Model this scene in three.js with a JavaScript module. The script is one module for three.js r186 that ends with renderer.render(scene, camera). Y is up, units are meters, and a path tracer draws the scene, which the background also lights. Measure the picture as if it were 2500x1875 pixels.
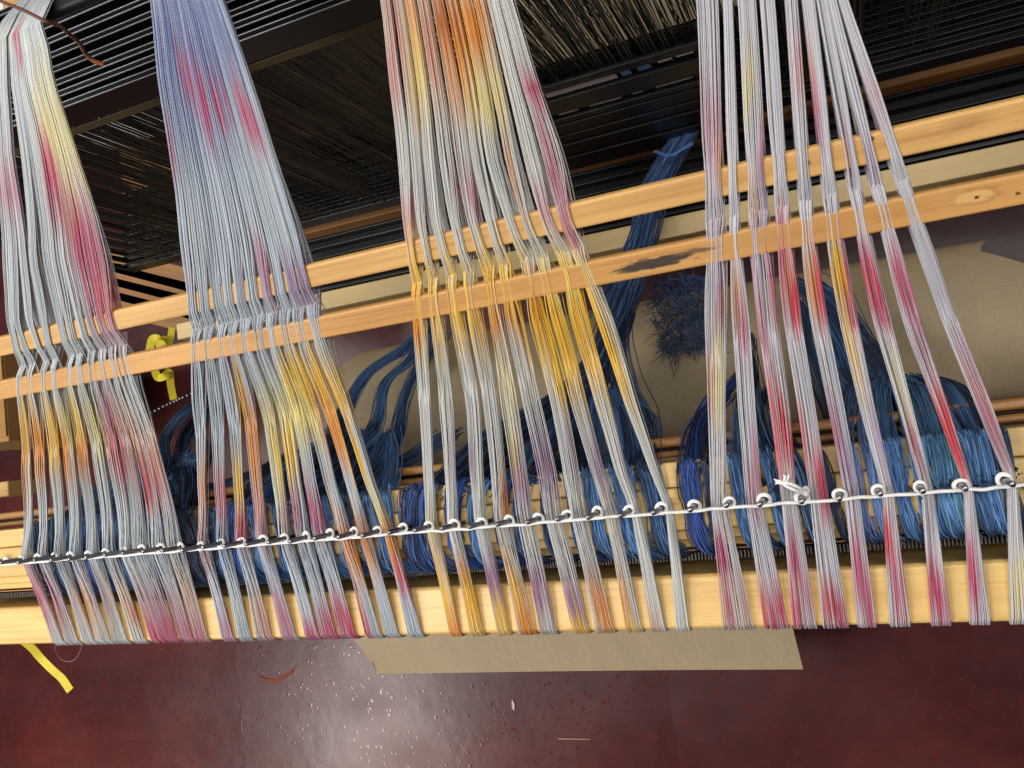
import * as THREE from 'three';
import { RoundedBoxGeometry } from 'three/addons/geometries/RoundedBoxGeometry.js';
import { mergeGeometries } from 'three/addons/utils/BufferGeometryUtils.js';
import { RectAreaLightUniformsLib } from 'three/addons/lights/RectAreaLightUniformsLib.js';

// ------------------------------------------------------------------ camera
// Solved from the photograph: the evenly spaced raddle pegs, the verticals and the loom's long edges.
// World: x along the loom, y up, z towards the weaver; metres.
const scene = new THREE.Scene();
const F = 1975.43, CX = 1250, CY = 937.5;
const AX = [0.91607062, -0.13710848, -0.37684996], AY = [-0.38401512, -0.02919823, -0.92286502], AZ = [0.11552927, 0.99012561, -0.07939937];
const EYE = new THREE.Vector3(0.36988, 1.49282, -0.05829);
const camera = new THREE.PerspectiveCamera(50.776, 4 / 3, 0.02, 30);
{
  const col = i => new THREE.Vector3(AX[i], AY[i], AZ[i]);
  const m = new THREE.Matrix4().makeBasis(col(0), col(1).multiplyScalar(-1), col(2).multiplyScalar(-1));
  camera.quaternion.setFromRotationMatrix(m); camera.position.copy(EYE);
}
const renderer = new THREE.WebGLRenderer({ antialias: true });
renderer.toneMapping = THREE.LinearToneMapping;
renderer.toneMappingExposure = 1.05;
renderer.shadowMap.enabled = true;
scene.background = new THREE.Color(0x0d0d0f);

// ------------------------------------------------------------------ lamps (ceiling fluorescents, plus an added fill lamp)
RectAreaLightUniformsLib.init();
const LAMPS = [[-2.4, 1.5, 0.32, 1.25, 30], [-0.95, 0.12, 1.25, 0.5, 14], [0.2, 3.0, 1.25, 0.32, 9], [-2.6, -0.6, 0.32, 1.25, 18], [0.75, -0.35, 1.25, 0.5, 6.5]];  // last entry is an unseen fill lamp, added to soften the shadows

// ------------------------------------------------------------------ helpers
let seed = 7;
const rnd = () => { seed = (seed * 1664525 + 1013904223) >>> 0; return seed / 4294967296; };
const rr = (a, b) => a + (b - a) * rnd();
const gauss = () => (rnd() + rnd() + rnd() - 1.5) / 0.87;
const ray = (u, v) => { const c = [u - CX, v - CY, F], d = A => A[0] * c[0] + A[1] * c[1] + A[2] * c[2]; return new THREE.Vector3(d(AX), d(AY), d(AZ)); };
function px(u, v, y) { const d = ray(u, v); return d.multiplyScalar((y - EYE.y) / d.y).add(EYE); }          // photo pixel on the level y
const V = (x, y, z) => new THREE.Vector3(x, y, z);
const S = (r, g, b) => new THREE.Color().setRGB(r / 255, g / 255, b / 255, THREE.SRGBColorSpace);
const names = {};
function numbered(n) { const k = names[n] = (names[n] ?? -1) + 1; return k ? n + '_' + String(k).padStart(3, '0') : n; }
function thing(name, label, category, group) {
  const o = new THREE.Group(); o.name = numbered(name); o.userData = { label, category };
  if (group) o.userData.group = group; scene.add(o); return o;
}
function mesh(name, geo, mat, parent) {
  const m = new THREE.Mesh(geo, mat); m.name = name; m.castShadow = m.receiveShadow = true; parent.add(m); return m;
}
function single(name, geo, mat, label, category, group) {
  const m = mesh(numbered(name), geo, mat, scene); m.userData = { label, category }; if (group) m.userData.group = group; return m;
}
// box between two corners, uv in metres along its long side (x), rounded edges
function bar(x0, x1, y0, y1, z0, z1, r = 0.002) {
  const g = new RoundedBoxGeometry(x1 - x0, y1 - y0, z1 - z0, 2, Math.min(r, (y1 - y0) * .45, (z1 - z0) * .45));
  g.translate((x0 + x1) / 2, (y0 + y1) / 2, (z0 + z1) / 2); woodUV(g); return g;
}
function woodUV(g, along = 'x') {
  const p = g.attributes.position, n = g.attributes.normal, uv = new Float32Array(p.count * 2);
  for (let i = 0; i < p.count; i++) {
    const a = along === 'x' ? p.getX(i) : along === 'z' ? p.getZ(i) : p.getY(i);
    let b;
    if (along === 'x') b = Math.abs(n.getY(i)) > Math.abs(n.getZ(i)) ? p.getZ(i) : p.getY(i) + .37;
    else if (along === 'z') b = Math.abs(n.getY(i)) > Math.abs(n.getX(i)) ? p.getX(i) : p.getY(i) + .37;
    else b = p.getX(i) + p.getZ(i);
    uv[2 * i] = a; uv[2 * i + 1] = b;
  }
  g.setAttribute('uv', new THREE.BufferAttribute(uv, 2)); return g;
}
// value noise
const PERM = new Uint8Array(512); { let s = 99; for (let i = 0; i < 256; i++) { s = (s * 1103515245 + 12345) & 0x7fffffff; PERM[i] = PERM[i + 256] = (s >> 8) & 255; } }
const hsh = (x, y) => PERM[(PERM[x & 255] + y) & 255] / 255;
function vn(x, y) { const xi = Math.floor(x), yi = Math.floor(y), fx = x - xi, fy = y - yi, sx = fx * fx * (3 - 2 * fx), sy = fy * fy * (3 - 2 * fy);
  return (hsh(xi, yi) * (1 - sx) + hsh(xi + 1, yi) * sx) * (1 - sy) + (hsh(xi, yi + 1) * (1 - sx) + hsh(xi + 1, yi + 1) * sx) * sy; }
const fbm = (x, y, o = 4) => { let s = 0, a = .5; for (let i = 0; i < o; i++) { s += a * vn(x, y); x = x * 2 + 17; y = y * 2 + 31; a /= 2; } return s; };
function dataTex(w, h, f, srgb = true) {
  const d = new Uint8Array(w * h * 4);
  for (let j = 0; j < h; j++) for (let i = 0; i < w; i++) { const c = f(i, j), k = 4 * (j * w + i); d[k] = Math.max(0, Math.min(255, c[0])); d[k + 1] = Math.max(0, Math.min(255, c[1])); d[k + 2] = Math.max(0, Math.min(255, c[2])); d[k + 3] = 255; }
  const t = new THREE.DataTexture(d, w, h); t.magFilter = THREE.LinearFilter; t.minFilter = THREE.LinearMipmapLinearFilter; t.generateMipmaps = true;
  t.wrapS = t.wrapT = THREE.RepeatWrapping; if (srgb) t.colorSpace = THREE.SRGBColorSpace; t.needsUpdate = true; return t;
}
// wood: 1.4 m x 0.16 m of board, grain along u
function woodMat(base, dark, { k = 1, rough = .5, seedv = 0, marks = [], gl = 1 } = {}) {
  const w = 2048, h = 192, LU = 1.4, LV = 0.16;
  const t = dataTex(w, h, (i, j) => {
    const x = i / w * LU, y = j / h * LV;
    const warp = .006 * fbm(x * 5 + seedv, y * 30, 3);
    const g1 = fbm(x * 6 + seedv * 3.1, (y + warp) * 420, 3), g2 = fbm(x * 55 + seedv, y * 1400, 2), g3 = fbm(x * 7 + 9 + seedv, y * 26 + seedv, 4);
    let a = k * (.62 * Math.max(0, g1 - .42) * 1.7 + .35 * (g2 - .45) + .95 * (g3 - .46));
    if (g2 > .64) a += Math.min(.4, (g2 - .64) * 3.2) * k; { const f = fbm(x * 190 + seedv, y * 900, 2); if (f > .7) a += .35 * k * Math.min(1, (f - .7) * 12); }
    a = Math.max(-.25, Math.min(1, a));
    let c = [0, 1, 2].map(q => base[q] * (1 - a) + dark[q] * a);
    for (const m of marks) {
      const dx = (x - m.x) / m.rx, dy = (y - m.y) / m.ry, d = Math.sqrt(dx * dx + dy * dy) + (fbm(x * 120, y * 700, 3) - .45) * (m.rag ?? .7);
      const ww = Math.max(0, Math.min(1, (1 - d) * (m.hard ?? 4))) * m.s;
      c = c.map((q, n) => q * (1 - ww) + m.c[n] * ww);
    }
    return c;
  });
  t.repeat.set(1 / LU, 1 / LV);
  const b = dataTex(512, 128, (i, j) => { const q = 255 * (.5 * fbm(i * .05, j * .9, 3) + .5 * fbm(i * .3, j * .3, 2)); return [q, q, q]; }, false);
  b.repeat.set(1 / .5, 1 / .06);
  return new THREE.MeshPhysicalMaterial({ map: t, roughness: rough, bumpMap: b, bumpScale: .0002, clearcoat: .25 * gl, clearcoatRoughness: .35 });
}
// ------------------------------------------------------------------ fibre builder: many tubes in one geometry
class Fibres {
  constructor(sides = 5) { this.p = []; this.n = []; this.c = []; this.uv = []; this.i = []; this.s = sides; }
  tube(pts, rad, colorAt, closed = false) {
    const s = this.s, N = pts.length, base = this.p.length / 3, T = new THREE.Vector3(), A = new THREE.Vector3(), B = new THREE.Vector3(), up = new THREE.Vector3(0.31, 0.9, 0.2).normalize();
    let len = 0;
    for (let k = 0; k < N; k++) {
      T.subVectors(pts[Math.min(N - 1, k + 1)], pts[Math.max(0, k - 1)]).normalize();
      if (Math.abs(T.dot(up)) > .95) up.set(.8, .1, -.5).normalize();
      A.crossVectors(T, up).normalize(); B.crossVectors(A, T).normalize();
      if (k) len += pts[k].distanceTo(pts[k - 1]);
      const c = colorAt(k, pts[k], len), R = typeof rad === 'function' ? rad(k / (N - 1)) : rad;
      for (let q = 0; q < s; q++) {
        const a = q / s * Math.PI * 2, x = Math.cos(a), y = Math.sin(a);
        const nx = A.x * x + B.x * y, ny = A.y * x + B.y * y, nz = A.z * x + B.z * y;
        this.p.push(pts[k].x + nx * R, pts[k].y + ny * R, pts[k].z + nz * R); this.n.push(nx, ny, nz); this.c.push(c.r, c.g, c.b); this.uv.push(q / s, len * 400);
      }
    }
    for (let k = 0; k < N - 1; k++) for (let q = 0; q < s; q++) {
      const a = base + k * s + q, b = base + k * s + (q + 1) % s; this.i.push(a, a + s, b, b, a + s, b + s);
    }
  }
  geo() {
    const g = new THREE.BufferGeometry();
    g.setAttribute('position', new THREE.Float32BufferAttribute(this.p, 3)); g.setAttribute('normal', new THREE.Float32BufferAttribute(this.n, 3));
    g.setAttribute('color', new THREE.Float32BufferAttribute(this.c, 3)); g.setAttribute('uv', new THREE.Float32BufferAttribute(this.uv, 2)); g.setIndex(this.i); return g;
  }
}
function spline(pts, n) { return new THREE.CatmullRomCurve3(pts, false, 'centripetal').getPoints(n); }

// ------------------------------------------------------------------ materials
const mapleBeam = woodMat([218, 180, 110], [160, 112, 54], { k: .85, rough: .42, seedv: 3 });
const mapleRaddle = woodMat([216, 180, 108], [158, 112, 56], { k: .6, rough: .45, seedv: 31 });
const oldRail = woodMat([168, 118, 62], [88, 54, 24], { k: 1.1, rough: .5, seedv: 41 });
const frameWood = woodMat([196, 156, 98], [140, 96, 48], { k: .7, rough: .6, seedv: 53, gl: .3 });
const greyWood = woodMat([228, 202, 148], [176, 142, 90], { k: .5, rough: .65, seedv: 59, gl: .2 });
const blackPaint = new THREE.MeshPhysicalMaterial({ color: S(9, 10, 13), roughness: .35 });
const blackMatte = new THREE.MeshStandardMaterial({ color: S(14, 13, 14), roughness: .6 });
const heddleMat = new THREE.MeshStandardMaterial({ color: S(92, 88, 80), roughness: .38, metalness: .85 });
const pegMat = new THREE.MeshStandardMaterial({ color: S(118, 118, 122), roughness: .3, metalness: 1 });
const cordMat = new THREE.MeshStandardMaterial({ color: S(248, 248, 246), roughness: 1 });
const threadMat = new THREE.MeshPhysicalMaterial({ vertexColors: true, roughness: .62, sheen: .25, sheenRoughness: .5, sheenColor: new THREE.Color(1, 1, 1) });
const blueMat = new THREE.MeshPhysicalMaterial({ vertexColors: true, roughness: .8 });
{ // twist of the plied yarn
  const t = dataTex(32, 64, (i, j) => { const q = 128 + 127 * Math.sin((i / 32 + j / 64) * Math.PI * 2 * 1 + (j / 64) * 0); return [q, q, q]; }, false);
  threadMat.bumpMap = t; threadMat.bumpScale = .00004; 
}

// ------------------------------------------------------------------ the floor
{
  const w = 1024;
  const map = dataTex(w, w, (i, j) => {
    const x = i / w, y = j / w, a = fbm(x * 5, y * 5, 5), b = fbm(x * 40, y * 40, 3), s = fbm(x * 220, y * 220, 2);
    let c = [76 + 34 * (a - .5), 33 + 12 * (a - .5), 34 + 10 * (a - .5)];
    if (a > .55) { const k = Math.min(1, (a - .55) * 5); c = [c[0] + 9 * k, c[1] + 3 * k, c[2] + 0 * k]; }
    const d = 1 + .25 * (b - .5) + .12 * (s - .5); c = c.map(q => q * d);
    if (s > .86) c = [128, 84, 78];
    return c;
  });
  map.repeat.set(1, 1);
  const dot = (i, j) => { const x = i / w, y = j / w, s = fbm(x * 170 + 7, y * 170, 2); return Math.max(0, Math.min(1, (s - .57) * 7)); };
  const bump = dataTex(w, w, (i, j) => { const x = i / w, y = j / w, q = 255 * (.45 * fbm(x * 36, y * 36, 3) + .1 * dot(i, j)); return [q, q, q]; }, false);
  const rgh = dataTex(w, w, (i, j) => { const q = 255 * (.33 + .16 * (fbm(i / w * 9, j / w * 9, 3) - .5)); return [q, q, q]; }, false);
  const mat = new THREE.MeshPhysicalMaterial({ map, bumpMap: bump, bumpScale: .0009, roughness: 1, roughnessMap: rgh });
  const g = new THREE.PlaneGeometry(12, 12); g.rotateX(-Math.PI / 2);
  const uv = g.attributes.uv; for (let i = 0; i < uv.count; i++) uv.setXY(i, uv.getX(i) * 12, uv.getY(i) * 12);
  const m = mesh('floor', g, mat, scene); m.userData = { kind: 'structure', label: 'dark maroon painted concrete floor with scuffs and glossy bumps' };
}
{ // low glossy paint nibs all over the floor
  const pr = []; for (let k = 0; k <= 4; k++) { const t = k / 4; pr.push(new THREE.Vector2(.0034 * t, .00011 * (1 - t * t))); }
  const g = new THREE.LatheGeometry(pr.reverse(), 10), N = 5200, m = new THREE.InstancedMesh(g, new THREE.MeshPhysicalMaterial({ color: S(96, 42, 41), roughness: .2 }), N), q = new THREE.Matrix4();
  for (let k = 0; k < N; k++) { const sc = rr(.3, 1) ** 1.5 * 1.1; q.makeRotationY(rr(0, 6.28)).scale(V(sc * rr(.7, 1.4), rr(.6, 1.6) * sc, sc)); q.setPosition(rr(-1.6, .9), .0003, rr(.15, 1.0)); m.setMatrixAt(k, q); }
  m.name = 'paint_nibs'; m.userData = { kind: 'stuff', label: 'tiny glossy nibs in the maroon floor paint', category: 'paint' }; m.receiveShadow = true; scene.add(m);
}
// scuffs and chips of paint on the floor
{
  const chip = (pts, col, label, th = .0012) => {
    const sh = new THREE.Shape(pts.map(([u, v]) => { const p = px(u, v, .004); return new THREE.Vector2(p.x, -p.z); }));
    const g = new THREE.ExtrudeGeometry(sh, { depth: th, bevelEnabled: false }); g.rotateX(-Math.PI / 2); g.translate(0, .001, 0);
    single('floor_scrap', g, new THREE.MeshStandardMaterial({ color: col, roughness: .8 }), label, 'scrap');
  };
  chip([[632, 1651], [650, 1659], [672, 1658], [696, 1646], [716, 1630], [722, 1626], [712, 1642], [690, 1660], [668, 1668], [648, 1666]], S(126, 54, 36), 'curled rusty orange scrap lying on the maroon floor');
  chip([[1250, 1708], [1256, 1722], [1254, 1736], [1249, 1730], [1248, 1716]], S(196, 180, 176), 'short white bristle lying on the maroon floor');
  chip([[1362, 1803], [1440, 1805], [1440, 1807], [1362, 1806]], S(170, 130, 126), 'thin straight pale thread lying on the maroon floor');
}

// ------------------------------------------------------------------ ceiling lamps and the added fill lamp
LAMPS.forEach(([x, z, w, d, I], k) => {
  const o = thing('ceiling_lamp', ['white ceiling lamp mirrored in the floor beside the brown paper', 'wide white ceiling lamp above the blue violet topped warp', 'white ceiling lamp over the open maroon floor', 'white ceiling lamp over the cardboard box', 'added fill lamp above the red flecked warp section'][k], 'lamp', 'ceiling lamps');
  const glow = new THREE.MeshStandardMaterial({ color: 0xffffff, emissive: 0xfffaf3, emissiveIntensity: 3 });
  mesh('diffuser', bar(x - w / 2, x + w / 2, 2.615, 2.62, z - d / 2, z + d / 2), glow, o);
  mesh('housing', bar(x - w / 2 - .03, x + w / 2 + .03, 2.622, 2.68, z - d / 2 - .03, z + d / 2 + .03), new THREE.MeshStandardMaterial({ color: 0xdddddd, roughness: .6 }), o);
  const L = new THREE.RectAreaLight(0xfffaf3, I, w, d); L.name = 'lamp_light'; L.position.set(x, 2.61, z); L.lookAt(x, 0, z); L.castShadow = true; o.add(L);
});

// ------------------------------------------------------------------ loom frame
const loom = thing('loom_frame', 'pale maple loom frame with front beam, castle top and lower stretchers', 'loom');
const BEAM_Y = .855, BEAM_Z0 = .0545, BEAM_Z1 = .0965;
mesh('front_beam', bar(-1.0, .85, BEAM_Y - .085, BEAM_Y, BEAM_Z0, BEAM_Z1, .004), mapleBeam, loom);
// castle top that the warp is thrown over
const CAST_Y = 1.12, CAST_Z = -.362;
mesh('castle_top', bar(-.62, .9, CAST_Y - .008, CAST_Y, CAST_Z - .029, CAST_Z - .019, .003), blackMatte, loom);
{ // low cross stretcher seen between the lease sticks
  const y = .60, a = px(2480, 345, y), b = px(2480, 405, y), e = px(430, 800, y);
  mesh('stretcher', bar(e.x, 1.0, y - .11, y, a.z, b.z, .002), greyWood, loom);
}

// ------------------------------------------------------------------ beater / raddle boards
const RY = .874, BY = .857;                                            // height of the tied cord, and of the boards
const rad = thing('raddle', 'maple raddle board with a row of steel pegs behind the front beam', 'raddle');
mesh('rear_lath', bar(-.98, .75, BY - .04, BY - .003, -.0335, -.0135, .0015), mapleRaddle, rad);
mesh('peg_board', bar(-.98, .75, BY - .03, BY, -.0130, .0200, .002), mapleRaddle, rad);
mesh('front_ledge', bar(-.98, .75, BY - .05, BY - .010, .0205, .0288, .0015), mapleRaddle, rad);
mesh('lower_ledge', bar(-.98, .75, BY - .06, BY - .020, .0292, .0362, .0015), mapleRaddle, rad);
const pegX = i => (i - 19) * .0254;
const pegJ = []; 
{
  const body = new THREE.CylinderGeometry(.0021, .0021, .034, 14), cap = null;
  const pts = [[0, .026], [.0013, .026], [.0019, .0256], [.0021, .025], [.0021, -.03]].map(([a, b]) => new THREE.Vector2(a, b)).reverse();
  const g = new THREE.LatheGeometry(pts, 16);
  for (let i = -2; i < 40; i++) {
    const m = mesh('peg', g, pegMat, rad); m.position.set(pegX(i) + rr(-.0007, .0007), RY, rr(-.0008, .0008)); m.rotation.set(rr(-.03, .03), 0, rr(-.04, .04)); pegJ[i + 2] = m.position;
  }
}
{ // white cord looped round every peg
  const c = thing('cotton_string', 'white cotton string looped round each raddle peg', 'string');
  const w = new THREE.Color(.86, .86, .85), F1 = new Fibres(7), pts = [];
  for (let i = -2; i < 40; i++) { const p = pegJ[i + 2]; pts.push(V(p.x - .0045, RY + .0028 + rr(-.0008, .0008), .0036 + rr(-.0003, .0004)), V(p.x + .0040, RY + .0034 + rr(-.0008, .0008), .0034 + rr(-.0003, .0004)), V(p.x + .0125, RY + .0022 + rr(-.0008, .0006), .0036 + rr(-.0006, .0008))); }
  F1.tube(spline(pts, 900), t => .00135 * (1 + .12 * Math.sin(t * 2600)), () => w);
  mesh('strand', F1.geo(), new THREE.MeshStandardMaterial({ vertexColors: true, roughness: .9 }), c);
  const ring = new THREE.TorusGeometry(.0036, .0014, 8, 22); ring.rotateX(Math.PI / 2);
  for (let i = -2; i < 40; i++) { const m = mesh('loop', ring, cordMat, c); const p = pegJ[i + 2]; m.position.set(p.x + .0002, RY + .0016, p.z - .0002); m.rotation.set(rr(-.28, .28), rr(0, 6), rr(-.28, .28)); m.scale.set(rr(.92, 1.15), rr(.9, 1.3), rr(.92, 1.2)); }
  // tied end with its fray
  const F2 = new Fibres(6), K = (u, v, dy) => px(u, v, RY + dy);
  F2.tube(spline([K(1966, 1214, .006), K(1972, 1205, .010), K(1960, 1196, .013), K(1968, 1190, .012), K(1974, 1201, .008), K(1960, 1207, .008)], 40), .0013, () => w);
  F2.tube(spline([K(1964, 1202, .01), K(1950, 1190, .018), K(1930, 1181, .020), K(1912, 1179, .019), K(1895, 1173, .018)], 30), t => .0013 * (1 - .3 * t), () => w);
  F2.tube(spline([K(1960, 1205, .008), K(1942, 1197, .016), K(1922, 1188, .018), K(1910, 1180, .019)], 30), .0012, () => w);
  for (let k = 0; k < 9; k++) { const a = K(1915 + rr(-4, 6), 1180 + rr(-2, 2), .019), up = k < 5; const b = up ? K(1912 + 4 * k + rr(-2, 2), 1158 + rr(-2, 5), .021) : K(1892 + rr(-3, 3), 1170 + 4 * (k - 5), .018); F2.tube(spline([a, a.clone().lerp(b, .5).add(V(rr(-.001, .001), .001, rr(-.001, .001))), b], 8), .00042, () => w); }
  mesh('knotted_end', F2.geo(), new THREE.MeshStandardMaterial({ vertexColors: true, roughness: .9 }), c);
}
{ // reed standing below the ledge
  const o = thing('reed', 'dark steel reed standing between raddle boards and front beam', 'reed');
  mesh('rail', bar(-.98, .75, .700, .722, .0385, .0505, .003), blackMatte, o);
  const parts = [], b = new THREE.BoxGeometry(.0011, .11, .006);
  for (let x = -.62; x < .62; x += .0026) { const g = b.clone(); g.translate(x + rr(-.0003, .0003), .776, .0445); parts.push(g); }
  const m = mesh('dents', mergeGeometries(parts), new THREE.MeshStandardMaterial({ color: S(92, 84, 78), roughness: .5, metalness: .4 }), o); m.userData.kind = 'stuff';
  mesh('cap', bar(-.98, .75, .828, .832, .0385, .0400, .0008), oldRail, o);
}
{ // brown rails behind the raddle
  const o = thing('back_rail', 'worn brown moulded rail behind the raddle board', 'rail');
  const y = .79, z = (v, u = 1700) => px(u, v, y).z;
  mesh('upper_strip', bar(-1, .9, y - .03, y, z(1060), z(1085), .003), oldRail, o);
  mesh('groove', bar(-1, .9, y - .04, y - .010, z(1085.5), z(1093), .001), blackMatte, o);
  mesh('lower_strip', bar(-1, .9, y - .03, y - .004, z(1093.5), z(1112), .003), oldRail, o);
}

// ------------------------------------------------------------------ warp surface
// height of the warp sheet above a given z: slack from the raddle, then up over the castle
const RZ = .004, WY = RY - .0075;
function warpY(z) { if (z > RZ) { const t = (z - RZ) / (BEAM_Z1 - RZ); return WY + (BEAM_Y + .0012 - WY) * t; } const t = (RZ - z) / (RZ - CAST_Z); return WY + .135 * t + (CAST_Y + .004 - WY - .135) * t * t; }
function onWarp(u, v) { // where the line of sight meets the warp sheet
  const d = ray(u, v); let a = 0, b = 0; const f = t => EYE.y + d.y * t - warpY(EYE.z + d.z * t);
  let t0 = 0, step = .00001; while (f(t0 + step) > 0 && t0 < .003) t0 += step; a = t0; b = t0 + step;
  for (let k = 0; k < 30; k++) { const m = (a + b) / 2; if (f(m) > 0) a = m; else b = m; }
  return V(EYE.x + d.x * b, EYE.y + d.y * b, EYE.z + d.z * b);
}
// lease sticks: where they cross the sheet
function stickAt(u, v0, v1) { const a = onWarp(u, v0), b = onWarp(u, v1); return { z: (a.z + b.z) / 2, y: (a.y + b.y) / 2, w: Math.abs(a.z - b.z), a }; }
const ST1 = stickAt(1500, 464, 541), ST2 = stickAt(1500, 617, 692);
const ST_T = .0066;

const SX = -.05;                                                     // middle of the sticks
const mk = (u, v, st, o) => { const p = onWarp(u, v); return { x: ((p.x - SX) % 1.4 + 1.4) % 1.4, y: .08 + (p.z - st.z), ...o }; };
const mapleStick1 = woodMat([208, 163, 98], [150, 102, 52], { k: .8, rough: .5, seedv: 11, marks: [
  mk(2355, 290, ST1, { rx: .016, ry: .007, s: .3, c: [120, 78, 44], hard: 1 }), mk(2124, 326, ST1, { rx: .0016, ry: .0012, s: .8, c: [60, 36, 20] }),
  mk(1966, 392, ST1, { rx: .003, ry: .0015, s: .7, c: [70, 44, 24] }), mk(2240, 330, ST1, { rx: .03, ry: .005, s: .25, c: [130, 86, 50], hard: 1 })] });
const mapleStick2 = woodMat([200, 150, 86], [140, 90, 42], { k: .9, rough: .5, seedv: 23, marks: [
  mk(1600, 637, ST2, { rx: .028, ry: .0036, s: .85, c: [40, 34, 34], hard: 3, rag: 1.3 }), mk(1680, 608, ST2, { rx: .022, ry: .0018, s: .6, c: [54, 44, 40], hard: 3, rag: 1.1 }),
  mk(2378, 470, ST2, { rx: .0145, ry: .0056, s: .45, c: [140, 92, 50], hard: 3, rag: .6 }), mk(2372, 472, ST2, { rx: .0125, ry: .0044, s: .8, c: [222, 182, 116], hard: 3, rag: .5 }),
  mk(2380, 474, ST2, { rx: .0012, ry: .0009, s: .9, c: [60, 34, 18] }), mk(2480, 468, ST2, { rx: .0016, ry: .001, s: .8, c: [60, 36, 20] })] });
function lease(st, mat, label) {
  const sl = Math.atan(-(warpY(st.z + .005) - warpY(st.z - .005)) / .01);
  const g = new RoundedBoxGeometry(1.75, ST_T, st.w / Math.cos(sl) * .88, 3, .0022); woodUV(g);
  const uv = g.attributes.uv; for (let i = 0; i < uv.count; i++) uv.setY(i, uv.getY(i) + .08);
  const m = single('lease_stick', g, mat, label, 'lease stick', 'lease sticks through the warp cross'); m.position.set(SX, st.y, st.z); m.rotation.x = sl; return m;
}
lease(ST1, mapleStick1, 'pale maple lease stick on the side towards the black shafts');
lease(ST2, mapleStick2, 'pale maple lease stick with black scorch mark and oval knot');

// ------------------------------------------------------------------ the dyed warp
const edgeV = u => 1576 - .0224 * u, cordV = u => 1368 - .0788 * u;
const lin = (a, b, n = 10) => Array.from({ length: n }, (_, i) => a + (b - a) * i / (n - 1)), rep = (h, n = 10) => Array(n).fill(h);
const COL = { P: S(190, 54, 102), R: S(204, 60, 72), O: S(224, 140, 26), U: S(180, 98, 34), Y: S(240, 192, 46), y: S(238, 218, 112), V: S(148, 98, 146), B: S(96, 110, 158), M: S(166, 100, 122), K: S(214, 170, 130) };
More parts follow.
